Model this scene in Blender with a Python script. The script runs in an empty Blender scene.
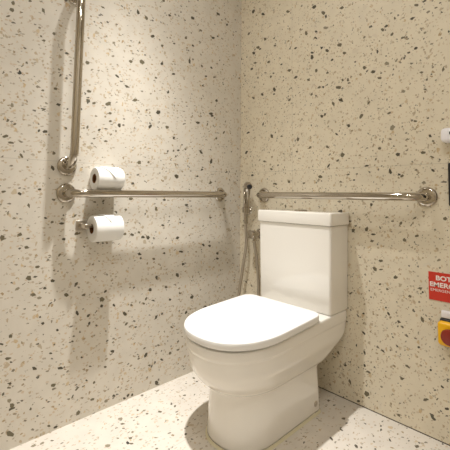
import bpy, bmesh, math, random
from mathutils import Vector, Matrix
PI = math.pi
S = bpy.context.scene
C = S.collection
random.seed(7)

# ------------------------------------------------------------------ materials
def lin(r, g, b):
    f = lambda c: (c/255/12.92) if c/255 <= .04045 else ((c/255+.055)/1.055)**2.4
    return (f(r), f(g), f(b), 1)

def mat(name, col, rough=.4, metal=0, coat=0, spec=.5, bump=0, bscale=200):
    m = bpy.data.materials.new(name); m.use_nodes = True
    nt = m.node_tree; b = nt.nodes['Principled BSDF']
    b.inputs['Base Color'].default_value = col
    b.inputs['Roughness'].default_value = rough
    b.inputs['Metallic'].default_value = metal
    b.inputs['Coat Weight'].default_value = coat
    b.inputs['Coat Roughness'].default_value = .04
    b.inputs['Specular IOR Level'].default_value = spec
    if bump:
        tc = nt.nodes.new('ShaderNodeTexCoord'); nz = nt.nodes.new('ShaderNodeTexNoise'); bp = nt.nodes.new('ShaderNodeBump')
        nz.inputs['Scale'].default_value = bscale; bp.inputs['Strength'].default_value = bump; bp.inputs['Distance'].default_value = .001
        nt.links.new(tc.outputs['Object'], nz.inputs['Vector']); nt.links.new(nz.outputs['Fac'], bp.inputs['Height'])
        nt.links.new(bp.outputs['Normal'], b.inputs['Normal'])
    return m

def terrazzo(name, base, chips, seams=(), rough=.45, seed=0., dens=1., seamcol=.5):
    """polished cement tile with stone chips: layers of Voronoi cells, a few of which are stones"""
    m = bpy.data.materials.new(name); m.use_nodes = True
    nt = m.node_tree; N = nt.nodes; L = nt.links
    bs = N['Principled BSDF']; bs.inputs['Roughness'].default_value = rough
    bs.inputs['Specular IOR Level'].default_value = .35
    tc = N.new('ShaderNodeTexCoord')
    def math_(op, a, b=None):
        n = N.new('ShaderNodeMath'); n.operation = op
        for i, v in enumerate((a, b)):
            if v is None: continue
            if isinstance(v, (int, float)): n.inputs[i].default_value = v
            else: L.new(v, n.inputs[i])
        return n.outputs[0]
    def mix(f, a, b):
        n = N.new('ShaderNodeMix'); n.data_type = 'RGBA'
        L.new(f, n.inputs[0])
        for v, s in ((a, n.inputs[6]), (b, n.inputs[7])):
            if isinstance(v, tuple): s.default_value = v
            else: L.new(v, s)
        return n.outputs[2]
    # wobble the coordinates so that the stones are not clean polygons
    nz = N.new('ShaderNodeTexNoise'); nz.inputs['Scale'].default_value = 90; nz.inputs['Detail'].default_value = 1
    L.new(tc.outputs['Object'], nz.inputs['Vector'])
    vs = N.new('ShaderNodeVectorMath'); vs.operation = 'SCALE'; vs.inputs['Scale'].default_value = .006
    L.new(nz.outputs['Color'], vs.inputs[0])
    va = N.new('ShaderNodeVectorMath'); va.operation = 'ADD'
    L.new(tc.outputs['Object'], va.inputs[0]); L.new(vs.outputs[0], va.inputs[1])
    # soft mottling of the cement
    n2 = N.new('ShaderNodeTexNoise'); n2.inputs['Scale'].default_value = 14; n2.inputs['Detail'].default_value = 6
    L.new(tc.outputs['Object'], n2.inputs['Vector'])
    cr = N.new('ShaderNodeValToRGB')
    cr.color_ramp.elements[0].position = .3; cr.color_ramp.elements[1].position = .7
    cr.color_ramp.elements[0].color = tuple(c*.95 for c in base[:3])+(1,)
    cr.color_ramp.elements[1].color = tuple(min(1, c*1.04) for c in base[:3])+(1,)
    L.new(n2.outputs['Fac'], cr.inputs['Fac'])
    col = cr.outputs['Color']
    for i, (cell, p, t0, t1, cols, stretch, opac) in enumerate(chips):
        mp = N.new('ShaderNodeMapping'); mp.inputs['Location'].default_value = (seed+3.1*i, seed*.7+1.7*i, 2.3*i)
        mp.inputs['Rotation'].default_value = (.5+i, .8*i+.3, 1.1*i+.4)
        mp.inputs['Scale'].default_value = stretch
        L.new(va.outputs[0], mp.inputs['Vector'])
        v1 = N.new('ShaderNodeTexVoronoi'); v2 = N.new('ShaderNodeTexVoronoi'); v2.feature = 'DISTANCE_TO_EDGE'
        for v in (v1, v2):
            v.inputs['Scale'].default_value = 1/cell
            L.new(mp.outputs[0], v.inputs['Vector'])
        sp = N.new('ShaderNodeSeparateColor'); L.new(v1.outputs['Color'], sp.inputs[0])
        pick = math_('LESS_THAN', sp.outputs[0], p*dens)
        thr = math_('ADD', math_('MULTIPLY', sp.outputs[1], t1-t0), t0)
        f = math_('MULTIPLY', pick, math_('GREATER_THAN', v2.outputs['Distance'], thr))
        f = math_('MULTIPLY', f, opac)
        rp = N.new('ShaderNodeValToRGB'); rp.color_ramp.interpolation = 'CONSTANT'
        el = rp.color_ramp.elements
        while len(el) < len(cols): el.new(.5)
        for k, c in enumerate(cols):
            el[k].position = k/len(cols); el[k].color = c
        L.new(sp.outputs[2], rp.inputs['Fac'])
        col = mix(f, col, rp.outputs['Color'])
    if seams:
        sx = N.new('ShaderNodeSeparateXYZ'); L.new(tc.outputs['Object'], sx.inputs[0])
        for ax, pos in seams:
            d = math_('ABSOLUTE', math_('SUBTRACT', sx.outputs[ax], pos))
            f = math_('MULTIPLY', math_('LESS_THAN', d, .0011), seamcol)
            col = mix(f, col, tuple(c*.62 for c in base[:3])+(1,))
    L.new(col, bs.inputs['Base Color'])
    return m

DK = [lin(82,78,66), lin(98,94,80), lin(66,64,56), lin(112,104,88), lin(92,86,70)]
MID = [lin(120,112,94), lin(150,132,100), lin(96,90,76), lin(168,146,110), lin(134,124,104), lin(86,80,66)]
TAN = [lin(186,160,126), lin(196,172,140), lin(170,150,122), lin(192,166,128), lin(150,136,112)]
OCH = [lin(196,170,128), lin(190,172,142), lin(172,156,128), lin(200,178,142), lin(182,162,132)]
def chips(dk, tan=1.):
    return [
    (.030, .09, .10, .40, [lin(214,206,190), lin(208,196,176), lin(218,208,190)], (1,1,1), .4),
    (.0060, .11*tan, .04, .2, TAN, (1,.6,1), .65),
    (.0095, .055*tan, .03, .26, OCH, (1,1,.7), .8),
    (.0135, .013*tan, .03, .26, OCH, (1,.8,.8), .75),
    (.0066, .032, .03, .22, MID, (1,.6,1), .9),
    (.0100, .020, .04, .28, MID, (.8,1,1), .95),
    (.0160, dk, .05, .34, DK, (1,.65,1), 1.),
    ]
M = {}
M['wall_left'] = terrazzo('terrazzo_left', lin(213,206,193), chips(.002, 1.3), ((2,1.0215),(1,-1.56)), seed=1.3)
M['wall_back'] = terrazzo('terrazzo_back', lin(225,215,193), chips(.002, 1.3), ((2,1.0215),(0,.369),(0,1.569)), seed=8.7)
M['floor'] = terrazzo('terrazzo_floor', lin(219,211,199), chips(.006), ((0,.378),(0,1.578)), rough=.4, seed=4.4, dens=.9)
M['ceiling'] = mat('ceiling_paint', lin(238,232,222), .7)
M['grout'] = mat('dark_joint', lin(70,60,48), .8)
M['stone'] = [mat('stone_%s' % n, lin(*c), .5, spec=.3) for n, c in (('dark', (86,80,66)), ('olive', (112,104,84)), ('black', (78,74,62)), ('grey', (146,137,116)))]
M['ceramic'] = mat('white_ceramic', lin(238,234,226), .12, coat=.6)
M['seat'] = mat('white_seat_plastic', lin(240,239,236), .2, coat=.2)
M['chrome'] = mat('polished_steel', lin(188,181,170), .08, 1)
M['brushed'] = mat('brushed_steel', lin(196,188,176), .28, 1)
M['hose'] = mat('braided_hose', lin(186,178,166), .3, .9, bump=.6, bscale=900)
M['paper'] = mat('tissue_paper', lin(230,228,223), .9, spec=.1, bump=.3, bscale=400)
M['core'] = mat('cardboard', lin(120,84,52), .9, spec=.1)
M['black'] = mat('black_plastic', lin(28,27,27), .4)
M['red'] = mat('sign_red', lin(208,54,36), .4)
M['white_print'] = mat('white_print', lin(246,236,230), .5)
M['yellow'] = mat('yellow_plastic', lin(246,188,10), .35)
M['redbtn'] = mat('red_button', lin(142,44,30), .35)
M['white_plastic'] = mat('white_plastic', lin(244,242,246), .3)
M['sealant'] = mat('aged_sealant', lin(222,214,184), .6)

# ------------------------------------------------------------------ helpers
def obj(name, bm, m, parent=None, smooth=True, sharp=40):
    me = bpy.data.meshes.new(name)
    bmesh.ops.recalc_face_normals(bm, faces=bm.faces)
    if smooth:
        for f in bm.faces: f.smooth = True
        for e in bm.edges:
            if len(e.link_faces) == 2 and e.calc_face_angle(0) > math.radians(sharp): e.smooth = False
    bm.to_mesh(me); bm.free()
    for x in (m if isinstance(m, list) else [m]): me.materials.append(x)
    o = bpy.data.objects.new(name, me); C.objects.link(o)
    if parent:
        o.parent = parent; o.matrix_parent_inverse = Matrix.Translation(-parent.location)
    return o

def thing(name, label, cat, loc=(0,0,0), group=None):
    o = bpy.data.objects.new(name, None); C.objects.link(o); o.location = loc; o.empty_display_size = .05
    o['label'] = label; o['category'] = cat
    if group: o['group'] = group
    return o

def box(bm, x0, x1, y0, y1, z0, z1, bev=0, seg=3):
    r = bmesh.ops.create_cube(bm, size=1)
    for v in r['verts']:
        v.co = Vector(((x0+x1)/2+v.co.x*(x1-x0), (y0+y1)/2+v.co.y*(y1-y0), (z0+z1)/2+v.co.z*(z1-z0)))
    if bev:
        es = list({e for v in r['verts'] for e in v.link_edges})
        bmesh.ops.bevel(bm, geom=es, offset=bev, segments=seg, profile=.5, affect='EDGES')

def struct(name, bm, m, smooth=False):
    o = obj(name, bm, m, smooth=smooth); o['kind'] = 'structure'; return o

def frame(d):
    d = d.normalized(); a = Vector((0,0,1)) if abs(d.z) < .9 else Vector((1,0,0))
    u = d.cross(a).normalized(); return u, d.cross(u).normalized()

def tube(bm, pts, r, seg=16, caps=True):
    pts = [Vector(p) for p in pts]; n = len(pts)
    rs = r if isinstance(r, (list, tuple)) else [r]*n
    T = [(pts[min(i+1,n-1)]-pts[max(i-1,0)]).normalized() for i in range(n)]
    u, w = frame(T[0]); rings = []
    for i in range(n):
        if i:
            q = T[i-1].rotation_difference(T[i]); u = q @ u; w = q @ w
        rings.append([bm.verts.new(pts[i]+rs[i]*(u*math.cos(2*PI*k/seg)+w*math.sin(2*PI*k/seg))) for k in range(seg)])
    for a, b in zip(rings, rings[1:]):
        for k in range(seg): bm.faces.new((a[k], a[(k+1)%seg], b[(k+1)%seg], b[k]))
    if caps:
        bm.faces.new(rings[0]); bm.faces.new(rings[-1])

def lathe(bm, origin, axis, prof, seg=32, closed=False):
    """prof: list of (distance along axis, radius)"""
    o = Vector(origin); d = Vector(axis).normalized(); u, w = frame(d); rings = []
    for h, r in prof:
        if r <= 1e-6: rings.append([bm.verts.new(o+d*h)])
        else: rings.append([bm.verts.new(o+d*h+r*(u*math.cos(2*PI*k/seg)+w*math.sin(2*PI*k/seg))) for k in range(seg)])
    pr = list(zip(rings, rings[1:]))
    if closed: pr.append((rings[-1], rings[0]))
    for a, b in pr:
        for k in range(seg):
            k2 = (k+1) % seg
            if len(a) == 1 and len(b) == 1: continue
            if len(a) == 1: bm.faces.new((a[0], b[k], b[k2]))
            elif len(b) == 1: bm.faces.new((a[k], a[k2], b[0]))
            else: bm.faces.new((a[k], a[k2], b[k2], b[k]))

def bend_path(a, b, c, rad, n=10):
    """quarter-round from the direction a->b into b->c"""
    a, b, c = Vector(a), Vector(b), Vector(c)
    d1 = (a-b).normalized(); d2 = (c-b).normalized()
    ctr = b+(d1+d2)*rad; out = []
    for i in range(n+1):
        t = i/n*PI/2
        out.append(ctr-d2*rad*math.cos(t)-d1*rad*math.sin(t))
    return out

# ------------------------------------------------------------------ room shell
RX, RY, RZ = 1.95, -2.25, 2.4
def add_chips(bm, plane, chips):
    """individual larger stones set flush in the tile face: (a, z, length, width, angle, shade)"""
    rnd = random.Random(3)
    for a, z, ln, wd, ang, sh in chips:
        vs = []; ln *= .95; wd *= .95; n = rnd.choice((4, 5, 5, 6)); ca, sa = math.cos(math.radians(ang)), math.sin(math.radians(ang))
        for k in range(n):
            t = 2*PI*(k+rnd.uniform(-.25,.25))/n; q = rnd.uniform(.82, 1.22)
            u, v = math.cos(t)*ln/2*q, math.sin(t)*wd/2*q
            du, dv = u*ca-v*sa, u*sa+v*ca
            if plane == 'x': vs.append(bm.verts.new((.0002, a+du, z+dv)))
            elif plane == 'y': vs.append(bm.verts.new((a+du, -.0002, z+dv)))
            else: vs.append(bm.verts.new((a+du, z+dv, .0002)))
        f = bm.faces.new(vs); f.material_index = 1+sh
        f.normal_update()
CHIP_LEFT = [(-1.209,1.564,0.0199,0.0172,54,1),(-1.206,1.591,0.0171,0.0122,-122,1),(-1.105,1.601,0.0235,0.0135,119,1),(-1.22,1.536,0.0191,0.0071,-147,1),(-1.151,1.62,0.0144,0.0092,-143,1),(-1.13,1.536,0.0131,0.0052,-169,0),(-1.109,1.497,0.0122,0.0115,148,1),(-1.098,1.484,0.0176,0.0114,-163,1),(-1.191,1.478,0.0136,0.0052,-177,1),(-1.062,1.521,0.016,0.0129,-157,1),(-1.01,1.457,0.0181,0.0114,-179,0),(-1.153,1.381,0.012,0.0107,136,1),(-1.168,1.365,0.0139,0.0045,-144,0),(-1.032,1.363,0.0162,0.0076,-130,1),(-0.926,1.441,0.0221,0.0163,-171,1),(-0.916,1.322,0.0204,0.0125,-172,1),(-0.893,1.276,0.0196,0.0129,-147,1),(-0.829,1.285,0.031,0.0178,-150,1),(-1.088,1.216,0.0207,0.0096,-143,1),(-1.048,1.305,0.0171,0.0135,163,1),(-1.036,1.244,0.0187,0.0145,-157,0),(-1.094,1.289,0.0152,0.0094,-174,1),(-1.196,1.213,0.0219,0.0118,-98,3),(-0.871,1.63,0.0143,0.0084,142,0),(-0.843,1.644,0.0129,0.0096,166,0),(-0.868,1.702,0.0232,0.0095,165,1),(-0.919,1.295,0.0184,0.0056,-168,0),(-0.906,1.416,0.0176,0.0084,-146,3),(-0.812,1.56,0.0191,0.0133,-146,3),(-1,1.233,0.0107,0.0084,-157,0),(-0.821,1.244,0.0176,0.0116,-165,1),(-0.696,1.742,0.0272,0.019,118,0),(-0.652,1.73,0.0207,0.0181,129,1),(-0.557,1.85,0.021,0.0123,-147,1),(-0.519,1.79,0.0198,0.0142,-177,0),(-0.373,1.829,0.0287,0.0198,-174,0),(-0.614,1.653,0.0304,0.0155,-164,0),(-0.685,1.6,0.0153,0.0106,-146,1),(-0.558,1.622,0.0206,0.0195,19,1),(-0.488,1.655,0.0208,0.0092,-159,0),(-0.67,1.511,0.0268,0.0238,168,1),(-0.727,1.5,0.0214,0.0151,-167,1),(-0.559,1.532,0.0209,0.0153,-169,0),(-0.389,1.59,0.0315,0.0175,86,0),(-0.305,1.586,0.0227,0.0156,140,1),(-0.488,1.499,0.027,0.0106,-164,0),(-0.744,1.38,0.0315,0.0133,165,0),(-0.792,1.416,0.0227,0.0122,154,0),(-0.701,1.325,0.028,0.0158,-165,1),(-0.574,1.289,0.0311,0.023,-161,0),(-0.592,1.455,0.0161,0.0147,24,1),(-0.227,1.766,0.0297,0.0144,-157,0),(-0.192,1.786,0.0178,0.0114,-149,0),(-0.19,1.916,0.0315,0.017,173,0),(-0.121,1.878,0.0236,0.0145,-149,0),(-0.369,1.68,0.019,0.0153,144,0),(-0.236,1.594,0.0219,0.0133,157,0),(-0.197,1.418,0.0214,0.02,-15,0),(-0.277,1.536,0.0237,0.0101,-164,0),(-0.295,1.482,0.0268,0.0116,-142,0),(-0.415,1.707,0.0204,0.017,65,1),(-0.237,1.338,0.0315,0.0146,-169,0),(-0.52,1.4,0.0204,0.0147,-117,0),(-0.316,1.778,0.0292,0.0137,-170,1),(-0.216,1.546,0.0209,0.0131,-158,1),(-1.207,1.157,0.0142,0.0111,-146,1),(-1.211,1.099,0.0223,0.0113,-160,1),(-1.194,1.077,0.022,0.0088,175,1),(-1.184,1.146,0.0147,0.0074,-148,1),(-1.103,1.132,0.0146,0.0092,-114,0),(-1.081,1.132,0.021,0.0135,179,0),(-1.158,1.032,0.0208,0.0092,118,1),(-1.045,1.051,0.0144,0.0111,-139,1),(-1.048,0.993,0.0224,0.0141,119,0),(-1.21,0.901,0.0149,0.0114,-166,1),(-1.158,0.894,0.0182,0.0103,150,0),(-1.127,0.85,0.0219,0.0099,101,1),(-1.04,0.871,0.0159,0.0092,168,1),(-0.957,0.807,0.0207,0.01,-140,1),(-1.067,0.802,0.0141,0.0087,144,0),(-1.043,0.786,0.0154,0.0105,-163,1),(-1.004,1.155,0.0162,0.011,131,1),(-0.918,1.17,0.0205,0.01,-100,1),(-0.836,1.121,0.017,0.0104,-171,1),(-0.867,1.166,0.0171,0.011,-137,0),(-0.887,1.127,0.0136,0.0093,170,1),(-1.092,0.911,0.0131,0.0091,180,0),(-1.153,0.771,0.0106,0.0077,170,1),(-0.84,0.865,0.0161,0.0129,-146,1),(-0.877,0.861,0.0163,0.0089,160,1),(-1.173,0.805,0.0138,0.0077,176,3),(-1.194,0.824,0.0132,0.0085,-92,3),(-0.817,1.211,0.0175,0.0105,-168,1),(-1.008,0.779,0.0203,0.0104,175,0),(-0.776,1.198,0.0209,0.0184,107,0),(-0.619,1.215,0.0315,0.0168,-133,0),(-0.522,1.224,0.024,0.0168,174,1),(-0.481,1.175,0.0207,0.0178,-141,0),(-0.327,1.275,0.0315,0.0157,-174,0),(-0.305,1.121,0.0315,0.0151,145,0),(-0.232,1.075,0.0304,0.0225,-113,0),(-0.459,0.985,0.0298,0.0207,149,0),(-0.672,1.041,0.0237,0.0185,-172,1),(-0.703,0.943,0.0159,0.0123,-159,0),(-0.395,0.841,0.024,0.0136,178,0),(-0.577,0.825,0.0228,0.0149,-101,1),(-0.231,0.771,0.0263,0.0148,-173,1),(-0.734,0.825,0.0157,0.0118,175,1),(-0.71,0.874,0.0241,0.0168,178,1),(-0.531,0.868,0.0186,0.0117,179,0),(-0.537,0.747,0.0216,0.0102,161,0),(-0.391,0.81,0.0172,0.0109,177,0),(-0.623,1.045,0.0172,0.0102,-153,1),(-0.138,1.246,0.0256,0.014,-134,1),(-0.234,0.96,0.0315,0.0167,-159,1),(-0.196,1.205,0.021,0.0171,-151,1),(-0.481,1.111,0.0163,0.012,-170,1),(-0.452,1.116,0.02,0.0122,-161,0),(-0.327,0.99,0.0182,0.0113,-177,0),(-0.296,1.027,0.0216,0.0118,-159,0),(-0.261,1.276,0.0228,0.0121,-120,1),(-0.115,1.022,0.0296,0.0122,-177,0),(-0.228,1.326,0.024,0.0132,-168,0),(-0.407,1.126,0.0173,0.011,-172,1),(-1.152,0.746,0.0191,0.0165,175,1),(-1.208,0.739,0.0213,0.0157,-103,1),(-1.125,0.729,0.0175,0.009,-163,0),(-1.129,0.697,0.0182,0.0134,165,1),(-1.089,0.622,0.022,0.013,179,1),(-1.118,0.585,0.0227,0.0186,122,1),(-1.095,0.586,0.0199,0.009,180,0),(-1.033,0.562,0.0201,0.0128,163,0),(-0.98,0.499,0.0242,0.0155,152,1),(-0.935,0.419,0.0254,0.0127,115,0),(-1.153,0.552,0.0179,0.0121,-140,3),(-1.06,0.538,0.0136,0.0108,159,0),(-1.098,0.522,0.0184,0.0122,141,1),(-1.078,0.506,0.0193,0.0114,162,3),(-1.062,0.409,0.0155,0.0118,127,0),(-1.168,0.39,0.015,0.0132,96,1),(-1.073,0.435,0.012,0.0083,152,0),(-1.01,0.372,0.0128,0.0085,152,0),(-0.997,0.717,0.0166,0.0124,167,0),(-0.943,0.536,0.0185,0.0132,-179,0),(-0.832,0.453,0.0251,0.0188,150,1),(-0.833,0.426,0.0181,0.0161,134,0),(-0.819,0.483,0.0176,0.0121,-169,0),(-0.911,0.486,0.0196,0.0108,174,1),(-1.091,0.482,0.0115,0.0075,158,1),(-0.889,0.399,0.0157,0.0122,-158,0),(-0.884,0.368,0.016,0.0108,-103,0),(-0.778,0.418,0.0161,0.0125,142,0),(-0.95,0.313,0.0114,0.0076,149,0),(-0.871,0.738,0.021,0.0175,163,0),(-0.948,0.735,0.0191,0.0119,-177,1),(-0.932,0.52,0.0134,0.0092,159,1),(-1.012,0.657,0.0171,0.0098,-129,1),(-0.66,0.623,0.0252,0.0167,168,0),(-0.449,0.678,0.0267,0.0175,-160,0),(-0.617,0.693,0.0222,0.0172,-131,0),(-0.644,0.698,0.02,0.0168,160,0),(-0.566,0.503,0.0265,0.0167,112,0),(-0.446,0.497,0.0294,0.0174,123,0),(-0.412,0.545,0.024,0.0169,164,0),(-0.599,0.453,0.0213,0.0163,151,0),(-0.583,0.592,0.0181,0.0097,157,1),(-0.525,0.612,0.0157,0.0125,160,0),(-0.353,0.373,0.0255,0.018,156,0),(-0.487,0.386,0.0196,0.0123,161,0),(-0.726,0.371,0.025,0.0161,136,0),(-0.563,0.321,0.0277,0.0158,-130,0),(-0.672,0.301,0.0191,0.0105,167,0),(-0.474,0.252,0.0204,0.0107,147,1),(-0.388,0.304,0.0245,0.0165,-156,0),(-0.281,0.63,0.0244,0.0149,147,0),(-0.426,0.61,0.0315,0.0104,166,0),(-0.18,0.574,0.0242,0.0172,-13,0),(-0.179,0.546,0.0241,0.0143,169,0),(-0.236,0.62,0.0232,0.0141,171,0),(-0.581,0.4,0.0275,0.0094,160,0),(-0.62,0.416,0.0183,0.0135,-130,1),(-0.428,0.405,0.0204,0.0127,162,1),(-0.511,0.449,0.0191,0.0111,164,1),(-0.633,0.396,0.0146,0.0093,159,1),(-0.718,0.325,0.0192,0.0112,-143,1),(-0.695,0.402,0.0155,0.0121,166,1),(-0.736,0.718,0.0183,0.0117,172,1),(-0.665,0.721,0.0167,0.0121,170,1),(-0.26,0.305,0.0232,0.0134,162,0),(-1.173,0.315,0.0242,0.0116,163,1),(-1.086,0.254,0.0229,0.0118,146,0),(-0.993,0.224,0.0243,0.0119,151,0),(-1.016,0.17,0.0211,0.0141,164,1),(-0.927,0.125,0.0213,0.0136,-161,1),(-1.166,0.227,0.0175,0.007,162,0),(-1.166,0.213,0.0164,0.0076,154,1),(-1.164,0.168,0.0183,0.012,132,3),(-1.154,0.148,0.0206,0.0149,138,1),(-1.157,0.053,0.0315,0.0211,144,1),(-0.918,0.029,0.0219,0.0156,-132,1),(-0.861,0.059,0.0234,0.0112,160,1),(-0.889,0.143,0.0145,0.0077,152,0),(-0.911,0.24,0.014,0.0078,154,0),(-0.874,0.194,0.016,0.0083,163,1),(-0.78,0.226,0.0235,0.0125,156,0),(-0.81,0.171,0.0166,0.011,162,1),(-1.163,0.299,0.0111,0.0068,150,0),(-1.031,0.291,0.0145,0.0074,157,0),(-1.027,0.025,0.0187,0.0108,151,1),(-1.003,0.011,0.0174,0.01,180,0),(-1.093,0.112,0.0121,0.0099,101,1),(-0.803,0.031,0.0171,0.0145,146,3),(-1.196,0.371,0.0148,0.0081,146,0),(-1.136,0.15,0.0134,0.0067,150,1),(-0.768,0.039,0.0186,0.0112,150,0),(-0.857,0.124,0.0121,0.0108,145,1),(-0.904,0.081,0.0141,0.0087,150,3),(-1.118,0.224,0.0117,0.0068,149,3),(-0.615,0.163,0.0258,0.0188,-131,0),(-0.555,0.02,0.0275,0.0187,136,0),(-0.624,0.195,0.0201,0.0106,-176,1),(-0.529,0.116,0.0233,0.0089,148,0),(-0.595,0.111,0.0214,0.0101,157,1),(-0.482,0.131,0.019,0.0131,-179,1),(-0.435,0.173,0.0161,0.014,164,1),(-0.701,0.016,0.0157,0.0151,-116,0),(-0.681,0.011,0.0161,0.0119,174,0),(-0.718,0.01,0.0171,0.0091,149,0),(-0.434,0.134,0.0218,0.0094,174,1),(-0.547,0.187,0.0219,0.0094,161,1),(-0.652,0.158,0.0161,0.0096,167,1)]
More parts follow.
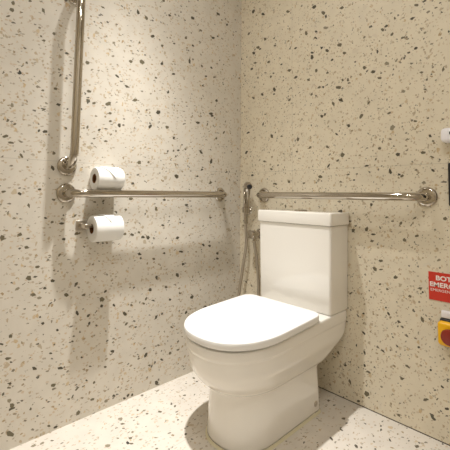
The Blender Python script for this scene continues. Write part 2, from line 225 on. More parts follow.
CHIP_BACK = [(0.096,1.964,0.0294,0.0276,-85,0),(0.17,1.921,0.0315,0.0142,137,0),(0.341,1.872,0.0311,0.0164,165,1),(0.504,1.836,0.0277,0.0215,167,0),(0.555,1.788,0.0308,0.0163,137,1),(0.569,1.765,0.0236,0.0162,136,0),(0.65,1.776,0.031,0.0191,171,1),(0.186,1.773,0.0315,0.02,141,1),(0.148,1.725,0.0256,0.0133,157,0),(0.099,1.715,0.0315,0.0178,146,0),(0.457,1.718,0.0266,0.0181,-71,1),(0.515,1.707,0.0229,0.0127,153,0),(0.511,1.676,0.0272,0.011,134,0),(0.64,1.602,0.0291,0.0169,154,1),(0.49,1.584,0.0307,0.0182,-82,0),(0.573,1.594,0.0224,0.0143,143,0),(0.49,1.607,0.0229,0.0129,156,0),(0.663,1.556,0.0193,0.0148,152,1),(0.391,1.66,0.0244,0.0141,-179,0),(0.6,1.541,0.0182,0.0127,-179,0),(0.35,1.551,0.0273,0.0196,-174,1),(0.392,1.505,0.0304,0.017,-173,0),(0.513,1.511,0.0199,0.0196,-151,1),(0.47,1.473,0.0239,0.02,134,1),(0.252,1.47,0.0294,0.0202,119,0),(0.248,1.445,0.0191,0.0115,162,0),(0.635,1.4,0.0235,0.0189,141,1),(0.642,1.339,0.0315,0.019,144,0),(0.486,1.396,0.0205,0.0146,-130,1),(0.53,1.423,0.0258,0.0152,179,1),(0.35,1.392,0.0211,0.013,-162,1),(0.099,1.451,0.0315,0.0151,156,1),(0.603,1.329,0.0255,0.0126,122,1),(0.164,1.459,0.0236,0.0138,142,0),(0.679,1.427,0.0195,0.0134,-92,1),(0.652,1.431,0.016,0.0127,-64,1),(0.086,1.625,0.0264,0.0151,158,0),(-0.026,1.618,0.0315,0.0143,163,0),(0.11,1.655,0.0315,0.0156,167,1),(0.575,1.485,0.0169,0.0141,-126,1),(0.566,1.708,0.0283,0.0149,154,3),(0.212,1.634,0.0234,0.0157,-176,1),(0.133,1.738,0.0315,0.0174,150,1),(0.061,1.843,0.0224,0.0195,-176,1),(0.227,1.547,0.0199,0.018,-114,1),(0.258,1.713,0.0236,0.0114,158,1),(0.959,1.616,0.0246,0.0132,-176,0),(0.839,1.609,0.0189,0.0139,127,1),(0.855,1.619,0.0166,0.0127,179,0),(0.879,1.576,0.0176,0.0143,-132,1),(0.816,1.52,0.0194,0.0124,-79,0),(0.855,1.457,0.0236,0.0153,154,3),(0.797,1.435,0.0251,0.0172,177,0),(0.757,1.463,0.0207,0.0161,117,1),(0.97,1.49,0.0175,0.0135,170,0),(0.943,1.479,0.0152,0.0094,154,0),(0.92,1.324,0.0196,0.0149,153,3),(1.065,1.381,0.0212,0.0097,-106,1),(0.988,1.386,0.0175,0.0098,173,1),(1.008,1.354,0.0173,0.0106,-115,1),(0.774,1.303,0.0199,0.0103,-122,1),(0.823,1.402,0.0213,0.0102,163,1),(1.065,1.603,0.0105,0.0073,135,0),(1.086,1.52,0.0112,0.0082,116,0),(0.891,1.641,0.0161,0.0109,-82,1),(1.006,1.671,0.0187,0.0114,172,0),(0.977,1.665,0.02,0.0119,146,1),(0.92,1.548,0.0144,0.0104,169,1),(1.005,1.542,0.0141,0.0107,-148,3),(1,1.316,0.0139,0.0083,162,1),(1.027,1.49,0.014,0.008,155,3),(0.624,1.403,0.0162,0.013,-63,1),(0.861,1.244,0.0189,0.0107,-158,1),(1.046,1.628,0.0125,0.0078,174,1),(0.894,1.46,0.0158,0.0112,-132,3),(0.647,1.084,0.027,0.0214,-127,1),(0.572,1.126,0.0282,0.0129,137,1),(0.543,1.278,0.021,0.0154,162,0),(0.559,1.285,0.0178,0.0133,-144,0),(0.62,1.182,0.022,0.01,131,0),(0.681,1.214,0.0199,0.0154,100,0),(0.404,1.18,0.0245,0.0199,-119,1),(0.234,1.217,0.0307,0.0193,135,0),(0.532,0.986,0.0234,0.0181,177,1),(0.576,1.036,0.0283,0.0112,-125,0),(0.326,0.838,0.0226,0.0135,-106,1),(0.635,0.826,0.0241,0.0146,-168,0),(-0.013,1.174,0.0226,0.0151,-159,0),(0.045,1.14,0.0311,0.0232,-149,0),(0.06,1.255,0.0285,0.0146,-178,0),(0.476,1.132,0.0192,0.012,-142,1),(0.262,0.955,0.0211,0.0133,162,1),(0.094,1.007,0.0246,0.0122,178,0),(0.231,1.036,0.0212,0.0123,152,1),(0.439,0.956,0.0186,0.0109,-167,1),(0.638,0.96,0.0159,0.0099,162,1),(0.349,0.965,0.018,0.0141,-143,1),(0.3,1.207,0.0214,0.0114,171,1),(0.624,1.059,0.018,0.0119,-149,1),(0.397,1.118,0.0165,0.0109,172,1),(0.172,1.29,0.0209,0.0158,-122,1),(0.184,1.081,0.023,0.0105,163,1),(0.872,1.181,0.0273,0.0197,-130,3),(0.739,1.249,0.025,0.0156,-122,1),(0.893,1.067,0.0191,0.0154,170,0),(0.987,1.068,0.0212,0.0126,174,1),(1.015,1.129,0.0179,0.0128,144,0),(0.818,1.098,0.0183,0.0137,170,1),(0.962,1.195,0.0161,0.0106,167,1),(0.861,0.999,0.0246,0.013,108,0),(1.021,0.997,0.018,0.0095,123,0),(0.907,0.978,0.0168,0.0119,-148,1),(0.761,1.027,0.0262,0.0082,-173,0),(1.019,1.048,0.0194,0.0079,148,1),(0.961,1.001,0.0138,0.0085,177,1),(0.863,1.133,0.0134,0.0088,160,1),(1.008,1.2,0.0117,0.0093,159,1),(1.024,1.109,0.0113,0.0092,165,1),(0.702,0.966,0.0126,0.0084,178,0),(0.988,0.95,0.0172,0.0125,179,3),(0.802,1.054,0.0158,0.0094,-132,1),(0.929,1.124,0.0186,0.013,170,3),(1.057,0.951,0.0231,0.006,179,0),(1.059,1.189,0.0109,0.0071,167,1),(0.716,0.993,0.0149,0.0096,-174,1),(0.675,0.992,0.018,0.0085,-173,1),(0.952,0.811,0.0211,0.0089,-136,1),(0.843,0.808,0.0156,0.0098,-164,1),(0.899,0.788,0.0199,0.0121,-119,1),(0.757,0.752,0.0242,0.0158,-124,1),(0.78,0.704,0.0212,0.0146,-168,1),(0.912,0.722,0.0177,0.0155,158,1),(0.958,0.742,0.0206,0.0109,-152,1),(0.816,0.626,0.0227,0.0131,-168,1),(0.79,0.588,0.0212,0.0194,167,1),(0.875,0.568,0.0192,0.0148,-163,1),(0.965,0.541,0.02,0.0128,-160,1),(0.975,0.529,0.0104,0.0083,-137,0),(0.929,0.504,0.0166,0.0123,165,1),(0.834,0.439,0.0116,0.0081,-152,0),(0.696,0.743,0.0255,0.0187,-135,1),(0.784,0.733,0.0233,0.0079,-174,0),(0.779,0.859,0.0163,0.0139,-108,0),(0.84,0.515,0.0137,0.0109,133,1),(1.058,0.815,0.0146,0.0135,-140,1),(0.867,0.794,0.0151,0.0087,-174,1),(0.811,0.528,0.014,0.0096,-159,1),(1.033,0.659,0.0176,0.0092,-148,3),(0.682,0.783,0.0207,0.0094,-158,1),(0.816,0.59,0.0182,0.0065,-170,1),(0.665,0.539,0.0158,0.0092,-125,1),(0.681,0.466,0.0188,0.0098,-131,1),(0.971,0.424,0.0236,0.0127,110,1),(0.844,0.416,0.0193,0.0121,119,0),(0.897,0.378,0.0144,0.0083,151,1),(0.713,0.376,0.0167,0.0094,148,0),(0.737,0.311,0.0241,0.0107,147,0),(0.819,0.26,0.0185,0.0115,148,0),(0.875,0.296,0.0127,0.0097,159,0),(0.956,0.317,0.0127,0.0082,-147,0),(0.914,0.231,0.0205,0.012,155,1),(0.892,0.177,0.0217,0.0136,-153,1),(0.747,0.061,0.0272,0.0221,-163,1),(0.671,0.083,0.0283,0.0141,111,1),(0.651,0.146,0.0168,0.0095,-151,0),(0.74,0.229,0.0201,0.0092,110,0),(0.977,0.131,0.0235,0.0111,-146,1),(0.996,0.246,0.0103,0.0084,-168,0),(1.034,0.199,0.0151,0.0089,153,0),(1.047,0.127,0.0159,0.0111,-153,0),(0.877,0.03,0.0164,0.0141,144,1),(0.618,0.19,0.0186,0.0134,83,1),(1.016,0.149,0.0137,0.006,-122,1),(0.71,0.017,0.0227,0.0106,-158,0),(0.755,0.154,0.0208,0.0111,176,1),(0.74,0.176,0.0142,0.0103,99,0),(1.054,0.234,0.0124,0.0065,-162,1),(0.81,0.114,0.0116,0.0097,-171,3),(0.738,0.391,0.0127,0.0085,-153,0),(1.046,0.102,0.0137,0.0066,-148,0)]
CHIP_FLOOR = [(0.036,-1.091,0.0208,0.0161,-100,3),(0.043,-1.064,0.0183,0.0128,99,3),(0.053,-1.034,0.016,0.0093,-124,1),(0.216,-0.898,0.0225,0.0194,-150,3),(0.104,-0.791,0.0224,0.018,-123,3),(0.172,-0.649,0.0217,0.0186,-110,1),(0.233,-0.82,0.0193,0.0177,-151,1),(0.262,-0.83,0.0223,0.0106,-145,1),(0.308,-0.698,0.0199,0.0092,-126,1),(0.147,-0.696,0.0154,0.0122,173,1),(0.296,-0.749,0.014,0.0087,-140,3),(0.14,-0.799,0.0224,0.0134,-130,1),(0.1,-0.711,0.0156,0.0106,162,0),(0.144,-0.501,0.0169,0.0128,-140,1),(0.266,-0.627,0.0111,0.0098,-166,0),(0.182,-0.581,0.0171,0.0102,136,1),(0.016,-0.64,0.0177,0.0162,147,1),(0.031,-0.569,0.0236,0.0111,108,3),(0.12,-0.694,0.0225,0.0146,-89,3),(0.355,-0.656,0.0149,0.0113,-85,0),(0.392,-0.657,0.0118,0.0086,-138,0),(0.09,-0.386,0.0199,0.0115,175,0),(0.054,-0.376,0.0248,0.013,159,1),(0.168,-0.81,0.015,0.0106,-150,1),(0.209,-0.796,0.0151,0.011,-36,3),(0.345,-0.778,0.0121,0.0101,-166,1),(0.203,-0.853,0.0135,0.0102,-173,3),(0.845,-0.092,0.0217,0.0089,101,0),(0.972,-0.088,0.0258,0.0147,87,1),(0.892,-0.126,0.0223,0.008,126,0),(0.821,-0.248,0.0223,0.0114,137,0),(0.712,-0.134,0.0209,0.0168,98,1),(0.74,-0.278,0.022,0.0094,151,0),(0.74,-0.205,0.0175,0.0096,168,0),(0.835,-0.07,0.0142,0.0086,94,0),(0.605,-0.064,0.0192,0.0131,102,1),(0.876,-0.213,0.0119,0.0077,89,0)]
bm = bmesh.new(); box(bm, -.1, 0, RY, .1, -.1, RZ); add_chips(bm, 'x', CHIP_LEFT)
struct('wall_left', bm, [M['wall_left']]+M['stone'])
bm = bmesh.new(); box(bm, 0, RX, 0, .1, .004, RZ); add_chips(bm, 'y', CHIP_BACK)
struct('wall_back', bm, [M['wall_back']]+M['stone'])
bm = bmesh.new(); box(bm, RX, RX+.1, RY, .1, -.1, RZ); struct('wall_right', bm, M['wall_left'])
bm = bmesh.new(); box(bm, -.1, RX+.1, RY-.1, RY, -.1, RZ); struct('wall_front', bm, M['wall_back'])
bm = bmesh.new(); box(bm, 0, RX, RY, .1, -.1, 0); add_chips(bm, 'z', CHIP_FLOOR)
struct('floor', bm, [M['floor']]+M['stone'])
bm = bmesh.new(); box(bm, -.1, RX+.1, RY-.1, .1, RZ, RZ+.1); struct('ceiling', bm, M['ceiling'])
bm = bmesh.new(); box(bm, 0, RX, .0005, .1, 0, .004); struct('trim_1', bm, M['grout'])   # open joint under the back wall tiles

# ------------------------------------------------------------------ grab bars
def grab_bar(label, p0, p1, out, d=.076, r=.016, rb=.06):
    """p0, p1: flange centres on the wall, out: wall normal"""
    p0, p1, out = Vector(p0), Vector(p1), Vector(out)
    t = thing('grab_bar', label, 'grab bar', (p0+p1)/2, 'steel grab bars on the walls')
    a, b = p0+out*d, p1+out*d
    path = [p0+out*.004]+bend_path(p0, a, b, rb)+[a.lerp(b, k/12) for k in range(2, 11)]+bend_path(a, b, p1, rb)+[p1+out*.004]
    bm = bmesh.new(); tube(bm, path, r, 24); obj('rail', bm, M['chrome'], t)
    for p in (p0, p1):
        bm = bmesh.new()
        lathe(bm, p, out, [(0.0003,0), (.0003,.037), (.004,.0385), (.008,.037), (.0115,.032), (.0125,.026), (.013,.018), (.013,0)], 40)
        obj('flange', bm, M['chrome'], t)
    return t
grab_bar('horizontal steel grab bar on the left wall with a paper roll lying on it', (0,-.995,.897), (0,-.168,.895), (1,0,0))
grab_bar('upright steel grab bar on the left wall rising out of the top', (0,-.996,1.004), (0,-.989,1.705), (1,0,0))
grab_bar('horizontal steel grab bar on the back wall above the toilet tank', (.184,0,.895), (.998,0,.895), (0,-1,0), d=.082)

# ------------------------------------------------------------------ toilet
CX = .4765
def outline(cx, hw, yf, yb, ys, n=2.3, rb=.03, ks=8, kf=28, kb=6):
    """closed D-shaped ring seen from above, front at -y"""
    pts = []
    for k in range(kb):                                   # back-left corner
        t = PI/2*k/(kb-1); pts.append((cx-hw+rb-rb*math.sin(t), yb-rb+rb*math.cos(t)))
    for k in range(1, ks): pts.append((cx-hw, (yb-rb)+(ys-yb+rb)*k/ks))
    e = 2/n
    for k in range(kf+1):
        t = PI*k/kf; c, s = math.cos(t), math.sin(t)
        pts.append((cx-hw*math.copysign(abs(c)**e, c), ys-(ys-yf)*abs(s)**e))
    for k in range(1, ks): pts.append((cx+hw, ys+(yb-rb-ys)*k/ks))
    for k in range(kb):
        t = PI/2*k/(kb-1); pts.append((cx+hw-rb+rb*math.cos(t), yb-rb+rb*math.sin(t)))
    for k in range(1, 5): pts.append((cx+hw-rb-(2*hw-2*rb)*k/5, yb))
    return pts

def loft(bm, rings, cap0=True, cap1=True):
    R = [[bm.verts.new(p) for p in r] for r in rings]
    n = len(R[0])
    for a, b in zip(R, R[1:]):
        for k in range(n): bm.faces.new((a[k], a[(k+1)%n], b[(k+1)%n], b[k]))
    if cap0: bm.faces.new(R[0])
    if cap1: bm.faces.new(R[-1])
    return R

toilet = thing('toilet', 'white close-coupled ceramic toilet with closed lid in the corner', 'toilet', (CX,-.35,0))
def sstep(a, b, x):
    t = max(0, min(1, (x-a)/(b-a))); return t*t*(3-2*t)
ZR = .376
def top_z(y): return min(.3925, .391+.042*(y+.25))+.0025*sstep(-.235, -.215, y)
SEC = [  # z, half width, front y, back y, y where the curve starts, exponent, back radius
    (.0015, .137, -.622, -.150, -.46, 2.3, .022),
    (.012, .1355, -.620, -.153, -.46, 2.3, .022),
    (.06, .1345, -.617, -.155, -.46, 2.3, .022),
    (.13, .133, -.613, -.157, -.455, 2.3, .025),
    (.175, .132, -.610, -.158, -.45, 2.3, .03),
    (.193, .132, -.612, -.154, -.45, 2.3, .03),
    (.200, .138, -.624, -.145, -.44, 2.3, .03),
    (.206, .148, -.643, -.135, -.435, 2.3, .03),
    (.222, .159, -.660, -.110, -.435, 2.4, .03),
    (.242, .169, -.673, -.075, -.44, 2.4, .03),
    (.262, .177, -.683, -.045, -.445, 2.35, .03),
    (.283, .183, -.690, -.018, -.455, 2.3, .026),
    (.305, .184, -.694, -.006, -.46, 2.3, .02),
    (.325, .187, -.698, -.004, -.46, 2.3, .02),
    (.336, .1868, -.6985, -.004, -.46, 2.3, .02),
    (.340, .1905, -.7025, -.004, -.465, 2.3, .02),
    (.352, .1915, -.704, -.004, -.465, 2.3, .02),
    (.370, .1915, -.704, -.004, -.465, 2.3, .02),
]
rings = []
for z, hw, yf, yb, ys, n, rb in SEC:
    f = (z-.30)/.076
    rings.append([(x, y, z+(max(0, f)*(top_z(y)-ZR) if z > .30 else 0)) for x, y in outline(CX+.0115*(1-sstep(.19,.25,z)), hw+(.0022 if hw > .18 else 0), yf, yb, ys, n, rb)])
def rim(hw, yf, yb, dz, ys=-.465, rb=.02):
    return [(x, y, top_z(y)+dz) for x, y in outline(CX, hw, yf, yb, ys, 2.3, rb)]
rings += [rim(.1905, -.703, -.005, -.002), rim(.187, -.699, -.007, 0), rim(.12, -.62, -.03, 0, -.45), rim(.05, -.53, -.1, 0, -.4)]
bm = bmesh.new(); loft(bm, rings)
bowl = obj('bowl', bm, M['ceramic'], toilet, sharp=60)
ss = bowl.modifiers.new('s', 'SUBSURF'); ss.levels = 1; ss.render_levels = 2
# fixing cap on the pedestal side (both sides) and the yellowed sealant line round the foot
for sx in (1, -1):
    bm = bmesh.new(); lathe(bm, (CX+.0115+sx*.135, -.196, .045), (sx,0,0), [(-.002,0), (-.002,.0115), (.002,.0115), (.0035,.009), (.004,0)], 20)
    obj('bolt_cap', bm, M['brushed'], bowl)
bm = bmesh.new()
o1 = outline(CX+.0115, .1405, -.626, -.147, -.46, 2.3, .024); o0 = outline(CX+.0115, .1353, -.6197, -.1535, -.46, 2.3, .022)
R1 = [bm.verts.new((x, y, .0004)) for x, y in o1]; R0 = [bm.verts.new((x, y, .010)) for x, y in o0]
for k in range(len(R1)): bm.faces.new((R1[k], R1[(k+1)%len(R1)], R0[(k+1)%len(R1)], R0[k]))
obj('sealant', bm, M['sealant'], bowl)
# seat ring and closed lid, the lid sloping gently to the front
def tilt(y, z0, s=.042): return z0+s*(y+.22)
def slab(name, hw, yf, yb, ys, z0, z1, er, m, hole=None, slope=.042, rb=.045, dome=0):
    rr = []
    for ins, z in ((er, z0), (er*.3, z0+er*.3), (0, z0+er), (0, z1-er), (er*.3, z1-er*.3), (er, z1), (er*2.5, z1+dome*.3), (.06, z1+dome*.8), (.13, z1+dome)):
        w = max(.01, hw-ins)
        rr.append([(x, y, tilt(y, z, slope)) for x, y in outline(CX-.0022, w, min(yf+ins, ys-.01), yb-ins, ys, 2.3, max(.006, rb-ins*.5))])
    bm = bmesh.new(); loft(bm, rr); return obj(name, bm, m, toilet, sharp=70)
slab('seat', .176, -.680, -.232, -.465, .3925, .3985, .002, M['seat'])
lid = slab('lid', .2035, -.706, -.222, -.465, .3985, .4265, .0045, M['seat'], dome=.001)
for sx in (1, -1):
    bm = bmesh.new(); lathe(bm, (CX+sx*.075-.022, -.212, .402), (1,0,0), [(0,0),(0,.008),(.044,.008),(.044,0)], 20)
    box(bm, CX+sx*.075-.016, CX+sx*.075+.016, -.222, -.204, .39, .404, .003)
    obj('hinge', bm, M['brushed'], toilet)
# tank
def rrect(cx, hw, yf, yb, r, k=6):
    pts = []
    for (px, py, a0) in ((cx+hw-r, yf+r, -PI/2), (cx+hw-.006, yb-.006, 0), (cx-hw+.006, yb-.006, PI/2), (cx-hw+r, yf+r, PI)):
        rr = r if py < (yf+yb)/2 else .006
        for i in range(k+1):
            a = a0+PI/2*i/k; pts.append((px+rr*math.cos(a), py+rr*math.sin(a)))
    return pts
TX = .4765
bm = bmesh.new()
loft(bm, [[(x, y, z) for x, y in rrect(TX, hw, yf, -.005, r)] for z, hw, yf, r in
    ((.3955,.187,-.146,.010), (.3975,.1915,-.151,.011), (.402,.193,-.153,.012), (.58,.1955,-.154,.012), (.7655,.198,-.155,.012))])
tank = obj('tank', bm, M['ceramic'], toilet)
bm = bmesh.new()
loft(bm, [[(x, y, z) for x, y in rrect(TX, hw, yf, -.003, r)] for z, hw, yf, r in
    ((.7670,.1995,-.158,.010), (.7685,.2028,-.1615,.011), (.772,.2035,-.1625,.011), (.8175,.2035,-.1625,.011), (.8205,.2027,-.1617,.011), (.822,.2008,-.1598,.010), (.8225,.1975,-.1565,.010))])
tl = obj('tank_lid', bm, M['ceramic'], tank)
bm = bmesh.new(); lathe(bm, (TX,-.082,.8222), (0,0,1), [(0,0),(0,.03),(.005,.03),(.0065,.027),(.0065,0)], 32)
fb = obj('flush_plate', bm, M['chrome'], tank)

# ------------------------------------------------------------------ toilet paper
def paper_roll(label, x, z, y0, y1, r, flap, rc=.019):
    t = thing('toilet_paper_roll', label, 'toilet paper', (x, (y0+y1)/2, z-r), 'toilet paper rolls on the left wall')
    L = y1-y0
    bm = bmesh.new()
    lathe(bm, (x,y0,z), (0,1,0), [(.001,rc), (0,rc+.002), (0,r-.004), (.0012,r-.0012), (.004,r), (L-.004,r), (L-.0012,r-.0012), (L,r-.004), (L,rc+.002), (L-.001,rc)], 64, closed=True)
    obj('paper', bm, M['paper'], t)
    bm = bmesh.new(); lathe(bm, (x,y0,z), (0,1,0), [(.0005,rc-.0012), (.0005,rc+.0002), (L-.0005,rc+.0002), (L-.0005,rc-.0012)], 40, closed=True)
    obj('cardboard_core', bm, M['core'], t)
    # end of the sheet folded to a point: a triangle lying on the roll
    a0, a1, f0, f1, fp, thick = flap                        # angle at base / tip (from +x up), y fractions of base ends and of the tip
    bm = bmesh.new(); rows = []; n = 10
    for i in range(n+1):
        q = i/n; a = math.radians(a0+(a1-a0)*q); ya = y0+L*(f0+(fp-f0)*q); yb = y0+L*(f1+(fp-f1)*q)
        row = []
        for k in range(7):
            y = ya+(yb-ya)*k/6
            for rr in (r+.0002, r+thick): row.append(bm.verts.new((x+rr*math.cos(a), y, z+rr*math.sin(a))))
        rows.append(row)
    for A, B in zip(rows, rows[1:]):
        for k in range(6):
            bm.faces.new((A[2*k+1], A[2*k+3], B[2*k+3], B[2*k+1])); bm.faces.new((A[2*k], A[2*k+2], B[2*k+2], B[2*k]))
        bm.faces.new((A[0], A[1], B[1], B[0])); bm.faces.new((A[12], A[13], B[13], B[12]))
    bm.faces.new([rows[0][2*k] for k in range(7)]+[rows[0][2*k+1] for k in reversed(range(7))])
    bmesh.ops.remove_doubles(bm, verts=bm.verts, dist=1e-6)
    obj('folded_sheet', bm, M['paper'], t)
    return t
paper_roll('white toilet paper roll lying on top of the left grab bar', .0470, .9570, -.903, -.789, .0462, (100, 0, .05, .97, .62, .0042))
paper_roll('white toilet paper roll on the wall holder below the grab bar', .0545, .7555, -.911, -.794, .0525, (95, 30, .25, .85, .52, .004))
t = thing('paper_holder', 'small square steel paper holder on the left wall below the grab bar', 'paper holder', (0,-.932,.767))
bm = bmesh.new(); box(bm, -.0005, .006, -.952, -.913, .747, .787, .002); obj('wall_plate', bm, M['brushed'], t)
bm = bmesh.new(); box(bm, .006, .0685, -.942, -.923, .7575, .7765, .003); obj('arm', bm, M['brushed'], t)
bm = bmesh.new(); tube(bm, [(.0545,-.928,.7669), (.0545,-.799,.7669)], .0062, 16); obj('spindle', bm, M['brushed'], t)

# ------------------------------------------------------------------ bidet sprayer with its valve
t = thing('bidet_sprayer', 'chrome hand bidet sprayer with hose in its wall clip near the corner', 'bidet sprayer', (.085,0,.81))
bm = bmesh.new()
tube(bm, [(.086,-.045,.772), (.088,-.046,.80), (.091,-.047,.835), (.094,-.048,.87), (.097,-.049,.905), (.100,-.051,.925), (.108,-.056,.941), (.118,-.066,.947), (.138,-.077,.944), (.148,-.083,.939)],
     [.010,.012,.0155,.0175,.019,.020,.0205,.0205,.019,.0165], 24)
body = obj('spray_handle', bm, M['chrome'], t)
ax = Vector((.7,-.52,-.35)).normalized()
bm = bmesh.new(); lathe(bm, Vector((.1485,-.0835,.9385)), ax, [(-.004,0), (-.004,.0135), (.003,.0135), (.004,.012), (.002,.0105), (.002,0)], 24)
obj('spray_face', bm, M['black'], body)
bm = bmesh.new(); tube(bm, [(.099,-.069,.912), (.105,-.079,.890), (.103,-.076,.858), (.096,-.064,.842)], [.004,.005,.005,.004], 10); obj('trigger', bm, M['chrome'], body)
bm = bmesh.new(); lathe(bm, (.070,.0005,.806), (.38,-1,0), [(0,0),(0,.022),(.006,.021),(.009,.015),(.012,.011),(.034,.011),(.034,0)], 28)
lathe(bm, (.087,-.0455,.797), (.03,-.02,1), [(0,.0125),(0,.0195),(.03,.0205),(.03,.0155)], 24, closed=True)
obj('wall_clip', bm, M['chrome'], t)
def smooth_path(P, n=14):
    P = [Vector(p) for p in P]; out = []
    for i in range(len(P)-1):
        a, b, c, d = P[max(i-1,0)], P[i], P[i+1], P[min(i+2,len(P)-1)]
        for k in range(n):
            q = k/n; out.append(.5*((2*b)+(c-a)*q+(2*a-5*b+4*c-d)*q*q+(3*b-a-3*c+d)*q**3))
    return out+[P[-1]]
bm = bmesh.new()
tube(bm, smooth_path([(.086,-.045,.775), (.087,-.045,.72), (.09,-.045,.62), (.062,-.045,.47), (.036,-.045,.32), (.05,-.046,.205), (.105,-.046,.16), (.165,-.045,.22), (.182,-.044,.40), (.163,-.043,.57), (.152,-.042,.615), (.151,-.042,.6455)]), .008, 14)
obj('hose', bm, M['hose'], t)
bm = bmesh.new(); tube(bm, [(.086,-.045,.735), (.086,-.045,.775)], [.0115,.0105], 14); obj('hose_nut', bm, M['chrome'], t)
t = thing('angle_valve', 'small chrome angle valve on the back wall left of the toilet tank', 'valve', (.148,0,.68))
bm = bmesh.new()
lathe(bm, (.151,.0005,.682), (0,-1,0), [(0,0),(0,.027),(.003,.027),(.008,.02),(.011,.013),(.05,.013),(.052,.011),(.052,0)], 28)
lathe(bm, (.151,-.042,.690), (0,0,-1), [(0,0),(0,.0095),(.03,.0095),(.03,.0115),(.044,.0115),(.044,0)], 20)
obj('valve_body', bm, M['chrome'], t)
bm = bmesh.new()
prof = []
lathe(bm, (.151,-.0525,.682), (0,-1,0), [(0,0),(0,.010),(.004,.010),(.006,.022),(.02,.022),(.023,.018),(.023,0)], 28)
for k in range(4):
    a = PI/4+k*PI/2
    lathe(bm, (.151+.024*math.cos(a), -.059, .682+.024*math.sin(a)), (0,-1,0), [(0,0),(0,.006),(.012,.006),(.013,.004),(.013,0)], 12)
obj('valve_knob', bm, M['chrome'], t)

# ------------------------------------------------------------------ emergency sign and button
def text(body, size, x, z, y, m, parent, name, sx=1, bold=.0):
    cu = bpy.data.curves.new(name, 'FONT'); cu.body = body; cu.size = size; cu.extrude = .0002; cu.offset = bold
    tmp = bpy.data.objects.new(name, cu); C.objects.link(tmp)
    dg = bpy.context.evaluated_depsgraph_get(); dg.update()
    me = bpy.data.meshes.new_from_object(tmp.evaluated_get(dg)); bpy.data.objects.remove(tmp)
    me.name = name
    for v in me.vertices: v.co = Vector((x+v.co.x*sx, y-v.co.z, z+v.co.y))
    me.materials.clear(); me.materials.append(m)
    o = bpy.data.objects.new(name, me); C.objects.link(o); o.parent = parent; o.matrix_parent_inverse = Matrix.Translation(-parent.location)
    return o
t = thing('emergency_sign', 'red sign with white lettering above the yellow emergency button', 'sign', (1.08,0,.56))
bm = bmesh.new(); box(bm, .997, 1.163, -.003, .0005, .509, .6125, .0005, 1); obj('sign_board', bm, M['red'], t)
text('BOTÃO DE', .0235, 1.0215, .5845, -.0034, M['white_print'], t, 'lettering', 1.12, .0007)
text('EMERGÊNCIA', .0235, 1.0005, .5595, -.0034, M['white_print'], t, 'lettering', 1.12, .0007)
text('EMERGENCY BUTTON', .0135, 1.003, .5425, -.0034, M['white_print'], t, 'lettering', 1.12, .0)
t = thing('emergency_button', 'yellow emergency push button box with red button below the red sign', 'emergency button', (1.078,0,.41))
bm = bmesh.new(); box(bm, 1.036, 1.122, -.022, .0005, .366, .452, .006); obj('back_box', bm, M['black'], t)
bm = bmesh.new(); box(bm, 1.0355, 1.1225, -.052, -.0222, .364, .4485, .012, 5); cov = obj('cover', bm, M['yellow'], t)
bm = bmesh.new(); lathe(bm, (1.079,-.0505,.4045), (0,-1,0), [(0,0),(0,.017),(.008,.017),(.009,.027),(.015,.0285),(.021,.026),(.024,.018),(.025,0)], 40)
obj('push_button', bm, M['redbtn'], t)
bm = bmesh.new(); box(bm, 1.04, 1.118, -.014, .0005, .4535, .4785, .002); lp = obj('label_plate', bm, M['white_plastic'], t); lp['label'] = 'white label plate over the button'

# ------------------------------------------------------------------ fixtures cut by the right edge
t = thing('soap_dispenser', 'white rounded plastic dispenser on the back wall at the right edge', 'dispenser', (1.125,0,1.09))
bm = bmesh.new(); box(bm, 1.0605, 1.18, -.052, .0005, 1.094, 1.148, .016, 5); db = obj('dispenser_body', bm, M['white_plastic'], t)
bm = bmesh.new(); box(bm, 1.0915, 1.112, -.0532, -.0515, 1.121, 1.131, .0005, 1); obj('display', bm, M['black'], t)
t = thing('wall_panel', 'black panel on the back wall below the white dispenser', 'panel', (1.12,0,.86))
bm = bmesh.new(); box(bm, 1.0755, 1.19, -.02, .0005, .862, 1.021, .004); obj('panel_case', bm, M['black'], t)

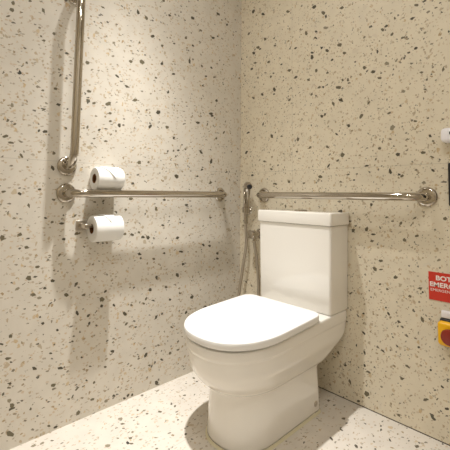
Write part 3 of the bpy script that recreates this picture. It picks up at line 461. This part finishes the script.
# ------------------------------------------------------------------ lights
def area(name, loc, size, power, col, target=None, shape='DISK', spread=None):
    l = bpy.data.lights.new(name, 'AREA'); l.shape = shape; l.size = size; l.energy = power; l.color = col
    if spread: l.spread = spread
    o = bpy.data.objects.new(name, l); C.objects.link(o); o.location = loc
    d = (Vector(target)-Vector(loc)) if target else Vector((0,0,-1))
    o.rotation_euler = d.to_track_quat('-Z', 'Y').to_euler(); return o
WARM = (1, .989, .972)
def downlight(name, loc, radius, power, sigma, wide):
    """recessed reflector lamp: a narrow beam with a soft spill, like the lamp's own photometric curve"""
    l = bpy.data.lights.new(name, 'POINT'); l.shadow_soft_size = radius; l.energy = power; l.color = WARM; l.use_nodes = True
    nt = l.node_tree; em = next(n for n in nt.nodes if n.type == 'EMISSION')
    tc = nt.nodes.new('ShaderNodeTexCoord'); sx = nt.nodes.new('ShaderNodeSeparateXYZ'); nt.links.new(tc.outputs['Normal'], sx.inputs[0])
    def mth(op, a, b=0.):
        n = nt.nodes.new('ShaderNodeMath'); n.operation = op
        for i, v in enumerate((a, b)):
            if isinstance(v, (int, float)): n.inputs[i].default_value = v
            else: nt.links.new(v, n.inputs[i])
        return n.outputs[0]
    c = mth('MULTIPLY', sx.outputs[2], -1.)
    a = mth('DIVIDE', mth('ARCCOSINE', mth('MINIMUM', mth('MAXIMUM', c, -1.), 1.)), math.radians(sigma))
    g = mth('EXPONENT', mth('MULTIPLY', mth('POWER', a, 3.), -1.))
    g = mth('ADD', g, mth('MULTIPLY', mth('MAXIMUM', c, 0.), wide))
    nt.links.new(g, em.inputs['Strength'])
    o = bpy.data.objects.new(name, l); C.objects.link(o); o.location = loc; return o
downlight('downlight', (.40,-.76,2.335), .026, 215, 22.5, .045)
for k, p in enumerate(((1.2,-1.1,2.36), (1.35,-1.7,2.36), (1.62,-1.25,2.36))):
    area('downlight_far', p, .13, 4.0, WARM)
w = bpy.data.worlds.new('world'); S.world = w; w.use_nodes = True
w.node_tree.nodes['Background'].inputs[0].default_value = (1,.95,.88,1); w.node_tree.nodes['Background'].inputs[1].default_value = .05

# ------------------------------------------------------------------ camera
cam = bpy.data.cameras.new('camera'); co = bpy.data.objects.new('camera', cam); C.objects.link(co)
cam.sensor_width = 36; cam.sensor_fit = 'HORIZONTAL'; cam.lens = 359.75/450*36
cam.shift_y = -(225-172.59)/450; cam.clip_start = .01
yaw, pitch, roll = -.8085, .0587, -.0088
f = Vector((math.sin(yaw)*math.cos(pitch), math.cos(yaw)*math.cos(pitch), math.sin(pitch)))
r = Vector((math.cos(yaw), -math.sin(yaw), 0)); d = f.cross(r)
r2 = r*math.cos(roll)+d*math.sin(roll); d2 = -r*math.sin(roll)+d*math.cos(roll)
m = Matrix((r2, -d2, -f)).transposed().to_4x4(); m.translation = Vector((1.4649,-1.5248,.9002)); co.matrix_world = m
S.camera = co
S.view_settings.view_transform = 'Standard'; S.view_settings.look = 'None'; S.view_settings.gamma = 1; S.view_settings.exposure = .07
S.view_settings.use_curve_mapping = False
